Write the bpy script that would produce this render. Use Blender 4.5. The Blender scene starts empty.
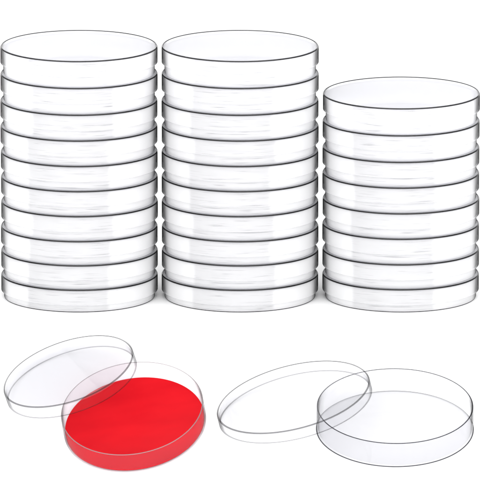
import bpy, bmesh, math, random
from mathutils import Vector, Matrix
random.seed(4)
scene = bpy.context.scene
C = scene.collection

# ---------------- camera (long lens, looking 12.6 degrees down) ----------------
EL = math.radians(12.6)
cam_d = bpy.data.cameras.new('camera'); cam = bpy.data.objects.new('camera', cam_d); C.objects.link(cam)
cam.location = (0, -5.84856924, 1.33986843)
cam.rotation_euler = (math.pi/2 - EL, 0, 0)
cam_d.sensor_width = 36; cam_d.lens = 36 * 6.0 / 0.2753
cam_d.clip_start = 0.1; cam_d.clip_end = 100
scene.camera = cam

# ---------------- studio light ----------------
WORLD = 1.15
FRONT_FILL = 3.0
world = bpy.data.worlds.new('World'); scene.world = world; world.use_nodes = True
wn = world.node_tree; wn.nodes.clear()
wo = wn.nodes.new('ShaderNodeOutputWorld'); bg = wn.nodes.new('ShaderNodeBackground')
tc = wn.nodes.new('ShaderNodeTexCoord'); sp = wn.nodes.new('ShaderNodeSeparateXYZ')
rp = wn.nodes.new('ShaderNodeValToRGB')
wn.links.new(tc.outputs['Generated'], sp.inputs[0]); wn.links.new(sp.outputs['Z'], rp.inputs[0])
# white surround overhead, slightly dimmer low down
rp.color_ramp.elements[0].position = 0.0; rp.color_ramp.elements[0].color = (.7, .7, .72, 1)
rp.color_ramp.elements[1].position = 0.45; rp.color_ramp.elements[1].color = (1, 1, 1, 1)
wn.links.new(rp.outputs[0], bg.inputs['Color']); bg.inputs['Strength'].default_value = WORLD
# front fill added to the world glow to whiten the stack walls
fd = wn.nodes.new('ShaderNodeVectorMath'); fd.operation = 'DOT_PRODUCT'; fd.inputs[1].default_value = (0, -1, 0)
wn.links.new(tc.outputs['Generated'], fd.inputs[0])
fr_ = wn.nodes.new('ShaderNodeMapRange'); fr_.interpolation_type = 'SMOOTHSTEP'
for i_, v_ in ((1, 0.1), (2, .95), (3, WORLD), (4, WORLD+FRONT_FILL)): fr_.inputs[i_].default_value = v_
wn.links.new(fd.outputs['Value'], fr_.inputs[0]); wn.links.new(fr_.outputs[0], bg.inputs['Strength'])
wn.links.new(bg.outputs[0], wo.inputs[0])

scene.view_settings.view_transform = 'Standard'; scene.view_settings.look = 'None'
scene.view_settings.gamma = 1; scene.view_settings.exposure = -0.05
cy = scene.cycles
cy.max_bounces = 10; cy.transmission_bounces = 10; cy.glossy_bounces = 4; cy.diffuse_bounces = 4
cy.transparent_max_bounces = 64; cy.caustics_refractive = True; cy.caustics_reflective = True

# ---------------- materials ----------------
def mat(name):
    m = bpy.data.materials.new(name); m.use_nodes = True; m.node_tree.nodes.clear()
    nt = m.node_tree; o = nt.nodes.new('ShaderNodeOutputMaterial'); return m, nt, o
def paper_mat():
    m, nt, o = mat('white_paper'); b = nt.nodes.new('ShaderNodeBsdfDiffuse')
    b.inputs['Color'].default_value = (.86, .86, .86, 1); nt.links.new(b.outputs[0], o.inputs[0]); return m
REFL_BAND = .13
def plastic(name, ramp, milk=0.0, milk_col=(.85, .85, .87), gloss=.6, tint=(.98, .98, .985), rough=.02, refl_band=False):
    """clear polystyrene: light passes straight through the thin wall, more of it is lost the more edge-on the wall is met"""
    m, nt, o = mat(name); N = nt.nodes.new; L = nt.links.new
    ge = N('ShaderNodeNewGeometry'); d = N('ShaderNodeVectorMath'); d.operation = 'DOT_PRODUCT'
    L(ge.outputs['Normal'], d.inputs[0]); L(ge.outputs['Incoming'], d.inputs[1])
    ab = N('ShaderNodeMath'); ab.operation = 'ABSOLUTE'; L(d.outputs['Value'], ab.inputs[0])
    cr = N('ShaderNodeValToRGB'); el = cr.color_ramp.elements
    for i, (p, v) in enumerate(ramp):
        e = el[i] if i < 2 else el.new(p)
        e.position = p; e.color = (v*tint[0], v*tint[1], v*tint[2], 1)
    L(ab.outputs[0], cr.inputs[0])
    tr = N('ShaderNodeBsdfTransparent'); L(cr.outputs[0], tr.inputs[0])
    last = tr
    if milk:
        df = N('ShaderNodeBsdfDiffuse'); mx = N('ShaderNodeMix'); mx.data_type = 'RGBA'; mx.blend_type = 'MULTIPLY'; mx.inputs[0].default_value = 1
        L(cr.outputs[0], mx.inputs[6]); mx.inputs[7].default_value = (*milk_col, 1); L(mx.outputs[2], df.inputs[0])
        tl = N('ShaderNodeBsdfTranslucent'); L(mx.outputs[2], tl.inputs[0])
        h = N('ShaderNodeMixShader'); h.inputs[0].default_value = .5; L(df.outputs[0], h.inputs[1]); L(tl.outputs[0], h.inputs[2])
        a = N('ShaderNodeMixShader'); a.inputs[0].default_value = milk; L(tr.outputs[0], a.inputs[1]); L(h.outputs[0], a.inputs[2]); last = a
        if refl_band:     # painted reflection: grey band between softbox highlights, finely streaked
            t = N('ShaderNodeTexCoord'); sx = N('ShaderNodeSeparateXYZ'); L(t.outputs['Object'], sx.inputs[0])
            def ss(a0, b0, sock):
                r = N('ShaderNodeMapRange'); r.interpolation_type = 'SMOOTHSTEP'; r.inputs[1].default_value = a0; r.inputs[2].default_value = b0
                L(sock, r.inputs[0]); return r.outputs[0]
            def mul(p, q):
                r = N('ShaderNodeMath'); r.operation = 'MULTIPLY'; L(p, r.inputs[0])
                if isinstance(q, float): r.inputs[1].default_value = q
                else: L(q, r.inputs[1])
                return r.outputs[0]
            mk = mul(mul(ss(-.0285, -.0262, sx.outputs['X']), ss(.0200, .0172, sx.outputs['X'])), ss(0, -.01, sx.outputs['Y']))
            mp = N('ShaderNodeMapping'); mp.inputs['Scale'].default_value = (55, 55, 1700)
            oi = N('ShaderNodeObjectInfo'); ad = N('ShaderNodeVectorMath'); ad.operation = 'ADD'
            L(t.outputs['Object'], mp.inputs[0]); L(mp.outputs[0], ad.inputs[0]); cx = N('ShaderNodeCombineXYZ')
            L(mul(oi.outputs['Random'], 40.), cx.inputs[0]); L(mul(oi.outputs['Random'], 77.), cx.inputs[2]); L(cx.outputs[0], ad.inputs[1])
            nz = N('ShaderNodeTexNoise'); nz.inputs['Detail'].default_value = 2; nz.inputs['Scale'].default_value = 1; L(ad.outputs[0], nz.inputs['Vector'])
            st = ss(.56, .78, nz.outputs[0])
            k1 = N('ShaderNodeMath'); k1.operation = 'MULTIPLY_ADD'; L(st, k1.inputs[0]); k1.inputs[1].default_value = .35; k1.inputs[2].default_value = REFL_BAND
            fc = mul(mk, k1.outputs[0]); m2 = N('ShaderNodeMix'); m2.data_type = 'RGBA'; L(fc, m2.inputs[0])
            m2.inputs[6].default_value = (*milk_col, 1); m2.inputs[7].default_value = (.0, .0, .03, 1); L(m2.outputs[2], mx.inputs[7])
    # Schlick reflectance of a thin sheet
    def M(op, p, q=None):
        r = N('ShaderNodeMath'); r.operation = op
        for i, v in enumerate((p, q)):
            if v is None: continue
            if isinstance(v, (int, float)): r.inputs[i].default_value = v
            else: L(v, r.inputs[i])
        return r.outputs[0]
    sch = M('ADD', M('MULTIPLY', M('POWER', M('SUBTRACT', 1.0, ab.outputs[0]), 5.0), .95), .04)
    fm = N('ShaderNodeMath'); fm.operation = 'MULTIPLY'; fm.inputs[1].default_value = gloss; L(sch, fm.inputs[0])
    gl = N('ShaderNodeBsdfGlossy'); gl.inputs['Roughness'].default_value = rough
    s_ = N('ShaderNodeMixShader'); L(fm.outputs[0], s_.inputs[0]); L(last.outputs[0], s_.inputs[1]); L(gl.outputs[0], s_.inputs[2])
    L(s_.outputs[0], o.inputs[0]); return m
def medium_mat():
    m, nt, o = mat('red_medium'); N = nt.nodes.new; L = nt.links.new; b = N('ShaderNodeBsdfPrincipled')
    t = N('ShaderNodeTexCoord'); mp = N('ShaderNodeMapping'); mp.inputs['Scale'].default_value = (30, 75, 30); mp.inputs['Rotation'].default_value = (0, 0, .5)
    nz = N('ShaderNodeTexNoise'); nz.inputs['Scale'].default_value = 1; nz.inputs['Detail'].default_value = 4
    L(t.outputs['Object'], mp.inputs[0]); L(mp.outputs[0], nz.inputs['Vector'])
    cr = N('ShaderNodeValToRGB'); cr.color_ramp.elements[0].position = .35; cr.color_ramp.elements[0].color = (.45, .002, .007, 1)
    cr.color_ramp.elements[1].position = .7; cr.color_ramp.elements[1].color = (.51, .004, .009, 1)
    L(nz.outputs[0], cr.inputs[0]); L(cr.outputs[0], b.inputs['Base Color'])
    r2 = N('ShaderNodeMapRange'); r2.inputs[3].default_value = .25; r2.inputs[4].default_value = .6; L(nz.outputs[0], r2.inputs[0]); L(r2.outputs[0], b.inputs['Roughness'])
    b.inputs['Specular IOR Level'].default_value = .07
    L(b.outputs[0], o.inputs[0]); return m
PAPER = paper_mat(); RED = medium_mat()
SIDE = [(0, .02), (.13, .05), (.2, .15), (.28, .55), (.36, 1.0)]
S_WALL = plastic('stacked_lid_wall', SIDE, milk=.35, milk_col=(.97, .97, .97), gloss=.1, tint=(1, 1, 1), refl_band=True)
B_WALL = plastic('stacked_base_wall', [(0, .06), (.1, .2), (.2, .6), (.3, .95), (.4, 1)], milk=.75, milk_col=(.985, .985, .985), gloss=.05, tint=(1, 1, 1), refl_band=True)
S_FACE = plastic('stacked_face', [(0, .98), (1, .98)], milk=.45, milk_col=(.93, .93, .95), gloss=.2)
S_EDGE = plastic('stacked_edge', [(0, .04), (1, .06)], milk=.0, gloss=.5)  # dark tint stands in for light lost by refraction at the edge
S_FOOT = plastic('stacked_foot_shadow', [(0, .06), (1, .1)], milk=.0, gloss=.1)  # contact shadow line painted on the bottom dish of each stack
C_WALL = plastic('clear_wall', [(0, .25), (.1, .5), (.2, .86), (.35, .985)], gloss=.15)
C_FACE = plastic('clear_face', [(0, .92), (1, .945)], milk=.05, milk_col=(.8, .8, .81), gloss=.4, tint=(.993, .993, 1))
D_EDGE = plastic('clear_dark_edge', [(0, .1), (1, .16)], gloss=.1, tint=(.9, .9, 1))  # clear edges: refraction outline put into the tint
P_EDGE = plastic('clear_pale_edge', [(0, .25), (.5, .42), (1, .52)], milk=.6, milk_col=(.95, .92, .93), gloss=.2)  # white rim highlight painted in as a pale milky colour
G_EDGE = plastic('clear_grey_edge', [(0, .3), (1, .38)], milk=.08, gloss=.12)
L_EDGE = plastic('clear_faint_edge', [(0, .5), (1, .55)], gloss=.2)
R_WALL = plastic('clear_culture_wall', [(0, .25), (.1, .5), (.2, .86), (.35, .98)], milk=.02, milk_col=(.85, .5, .62), gloss=.15, tint=(1, .98, .99))
L_FACE = plastic('loose_lid_face', [(0, .915), (1, .92)], milk=.12, milk_col=(.64, .64, .66), gloss=.35, tint=(.99, .99, 1))
GREY = (C_WALL, L_FACE, G_EDGE, L_EDGE)
STACKED_BASE = (B_WALL, S_FACE, S_EDGE, S_FOOT)
STACKED = (S_WALL, S_FACE, S_EDGE, S_FOOT); CLEAR = (C_WALL, C_FACE, D_EDGE, L_EDGE); PALE = (R_WALL, C_FACE, P_EDGE, L_EDGE)


# ---------------- mesh helpers ----------------
SEG = 256
def lathe(name, prof, mt, parent=None, seg=SEG, slots=None):
    """closed solid of revolution; first and last profile points lie on the axis"""
    if isinstance(prof, tuple): prof, slots = prof
    bm = bmesh.new(); rings = []
    for r, z in prof:
        if r < 1e-7: rings.append([bm.verts.new((0, 0, z))])
        else: rings.append([bm.verts.new((r*math.cos(2*math.pi*i/seg), r*math.sin(2*math.pi*i/seg), z)) for i in range(seg)])
    n = len(rings); pairs = [(k, k+1) for k in range(n-1)]
    if len(rings[0]) > 1: pairs.append((n-1, 0))
    for k, l in pairs:
        a, b = rings[k], rings[l]; mi = slots[k] if slots and k < len(slots) else 0
        for i in range(seg):
            j = (i+1) % seg
            if len(a) == 1: f = bm.faces.new((a[0], b[i], b[j]))
            elif len(b) == 1: f = bm.faces.new((a[i], b[0], a[j]))
            else: f = bm.faces.new((a[i], b[i], b[j], a[j]))
            f.material_index = mi
    bmesh.ops.recalc_face_normals(bm, faces=bm.faces)
    me = bpy.data.meshes.new(name); bm.to_mesh(me); bm.free()
    me.shade_smooth(); me.set_sharp_from_angle(angle=math.radians(35))
    for q in (mt if isinstance(mt, tuple) else (mt,)): me.materials.append(q)
    o = bpy.data.objects.new(name, me); C.objects.link(o)
    if parent: o.parent = parent
    return o
# profiles: (points, material slot of each step): 0 wall, 1 flat face, 2 edge, refraction lines and rim glints put into its colour
def lid_prof(R, h, e=.0008, v=.0005, t=.0010, lo=0, ridge=False):
    # origin on the axis at the top face, the rim hangs down to -h; e, v: width and height of the top edge
    p = [(0, 0), (R-v, 0), (R, -e), (R, -h+.0002), (R-.0002, -h), (R-t+.0002, -h), (R-t, -h+.0002), (R-t, -t-.0003), (R-t-.0003, -t), (0, -t)]
    if ridge: return [(0, 0), (R-.0010, 0), (R-.0008, .0003), (R-.0004, .0003)] + p[2:], [1, 2, ridge, 2, 0, lo, lo, lo, 0, 1, 1]
    return p, [1, 2, 0, lo, lo, lo, 0, 1, 1]
def base_prof(R, H, e=.0005, t=.0010, top=0, bot=2, foot=0):
    # origin on the axis at the underside
    p = [(0, 0), (R-e*.25, 0), (R, e), (R, H-.0003), (R-.0002, H), (R-t+.0002, H), (R-t, H-.0002), (R-t, t+.0003), (R-t-.0003, t), (0, t)]
    if foot: p[1] = (R+foot-.0001, 0); p[2] = (R, .0004); p.insert(2, (R+foot, .0001)); return p, [1, bot, bot, 0, top, top, top, 0, 1, 1]
    return p, [1, bot, 0, top, top, top, 0, 1, 1]
def empty(name, loc, n=None, label=None, cat=None, group=None):
    o = bpy.data.objects.new(name, None); C.objects.link(o); o.empty_display_size = .02
    q = Vector(n).normalized().to_track_quat('Z', 'Y') if n else None
    o.rotation_mode = 'QUATERNION'
    if q: o.rotation_quaternion = Vector((0, 0, 1)).rotation_difference(Vector(n).normalized())
    o.location = loc; tag(o, label, cat, group); return o
def tag(o, label=None, cat=None, group=None, kind=None):
    for k, v in (('label', label), ('category', cat), ('group', group), ('kind', kind)):
        if v: o[k] = v

# ---------------- setting: one sheet of white paper, level under the stacks, falling away in front ----------------
NA = Vector((0, -0.26285837, 0.96483443)); BA = Vector((0.08630879, -0.18356314, -0.03420828))
NB = Vector((-0.12589249, -0.44419573, 0.88704072)); BB = Vector((-0.05866847, -0.16284122, -0.03738222))
def sst(a, b, x):
    t = min(1, max(0, (x-a)/(b-a))); return t*t*(3-2*t)
def smin(a, b, k):
    h = max(k-abs(a-b), 0)/k; return min(a, b)-h*h*k/4
def ground_z(x, y):
    xa = min(max(x, -.3), .3)
    za = BA.z-(NA.x*(xa-BA.x)+NA.y*(y-BA.y))/NA.z
    zb = BB.z-(NB.x*(xa-BB.x)+NB.y*(y-BB.y))/NB.z
    w = sst(-.0215, -.0125, x)
    z = zb*(1-w)+za*w
    z = smin(z, 0.0, .004)
    z = -smin(-z, .16, .02)
    return z-.00015
def sheet():
    xs = [-.9, -.6, -.4, -.3, -.25, -.2]+[-.17+.01*i for i in range(15)]+[-.0225+.0005*i for i in range(25)]+[-.008+.01*i for i in range(18)]+[.2, .25, .3, .4, .6, .9]
    xs = sorted(set(round(v, 5) for v in xs))
    ys = [-1.2, -1.0, -.8, -.7, -.6, -.5]+[-.45+.005*i for i in range(70)]+[-.1+.002*i for i in range(60)]+[.05, .1, .2, .4, .8, 1.2]
    ys = sorted(set(round(v, 5) for v in ys))
    bm = bmesh.new(); rows = []
    for y in ys: rows.append([bm.verts.new((x, y, ground_z(x, y))) for x in xs])
    for i in range(1, 13):       # the sheet curves up behind
        a = math.pi/2*i/12; rows.append([bm.verts.new((x, 1.2+.5*math.sin(a), .5-.5*math.cos(a)-.00015)) for x in xs])
    rows.append([bm.verts.new((x, 1.7, 1.1)) for x in xs])
    for a, b in zip(rows, rows[1:]):
        for i in range(len(xs)-1): bm.faces.new((a[i], a[i+1], b[i+1], b[i]))
    me = bpy.data.meshes.new('paper_ground'); bm.to_mesh(me); bm.free(); me.shade_smooth(); me.materials.append(PAPER)
    o = bpy.data.objects.new('ground', me); C.objects.link(o); tag(o, 'seamless white paper under and behind the dishes', kind='structure')
sheet()

# ---------------- stacks of closed dishes ----------------
PX = .2753/480
R = 78.2*PX
ORD = ['topmost', 'second from the top', 'third from the top', 'fourth from the top', 'fifth from the top', 'sixth from the top',
       'seventh from the top', 'eighth from the top', 'ninth from the top']
def closed_dish(x, y, z, h, label, group, bottom=False):
    t = empty('petri_dish', (x+random.uniform(-.00012, .00012), y, z), None, label, 'petri dish', group)
    a = math.radians(random.uniform(-3, 3)); t.rotation_quaternion = (math.cos(a/2), 0, 0, math.sin(a/2))
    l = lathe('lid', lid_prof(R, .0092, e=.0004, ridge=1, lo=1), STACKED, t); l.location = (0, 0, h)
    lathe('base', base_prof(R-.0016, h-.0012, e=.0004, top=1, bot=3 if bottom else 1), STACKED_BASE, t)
    return t
SP10 = [15.62, 15.46, 14.96, 14.8, 14.58, 14.54, 14.56, 14.1, 14.24, 13.19]     # pitch of each dish, mm, top down
SP8 = [15.65, 15.43, 14.93, 14.95, 14.79, 14.92, 14.53, 13.49]
for name, x, sps in (('left', 79.7, SP10), ('middle', 240.0, SP10), ('right', 400.5, SP8)):
    wx = (x-240)*PX; z = 0; n = len(sps)
    for k in range(n-1, -1, -1):
        h = sps[k]/1000
        gap = .0000 if k == n-1 else .0004
        hh = h-gap
        lab = 'bottom' if k == n-1 else ORD[k]
        closed_dish(wx, 0, z+gap, hh, 'clear closed petri dish, %s in the %s tall stack' % (lab, name), 'closed petri dishes in the %s stack' % name, k == n-1)
        z += h

# ---------------- the two open sets in front ----------------
def open_base(name, loc, n, r, H, label, medium=False):
    t = empty(name, loc, n, label, 'open dish')
    lathe('base', base_prof(r, H, e=.0006, t=.0006 if medium else .0007, top=2, bot=0 if medium else 2, foot=0 if medium else .0004), PALE if medium else CLEAR, t)
    if medium:
        lathe('red_medium', [(0, .0007), (r-.001, .0007), (r-.0008, .0009), (r-.0008, .0020), (r-.0014, .0017), (0, .0016)], RED, t)
    return t
def open_lid(loc, n, r, h, label, mt=CLEAR):
    o = lathe('loose_cover', lid_prof(r, h, .0002, .0003, lo=3, ridge=2), mt)
    o.rotation_mode = 'QUATERNION'; o.rotation_quaternion = Vector((0, 0, 1)).rotation_difference(Vector(n).normalized()); o.location = loc
    tag(o, label, 'lid'); return o
FX = PX*.971
open_base('empty_petri_dish', BA, NA, 78.2*FX, 26.5*FX, 'empty clear deep dish base at the lower right, its lid leaning on its rim')
open_lid((0.02963213, -0.18108825, -0.01662696), (-0.22712509, -0.18915935, 0.95531824), 78.6*FX, 11*FX,
         'clear shallow lid leaning against the empty open dish at lower right', (C_WALL, C_FACE, G_EDGE, L_EDGE))
open_base('culture_dish', BB, NB, 71.9*FX, 23.3*FX, 'clear dish base holding a layer of bright red medium', True)
open_lid((-0.0962942, -0.13892896, -0.01184129), (-0.28493887, -0.24363422, 0.92706645), 68.4*FX, 13*FX,
         'clear shallow lid leaning over the edge of the red filled dish', GREY)
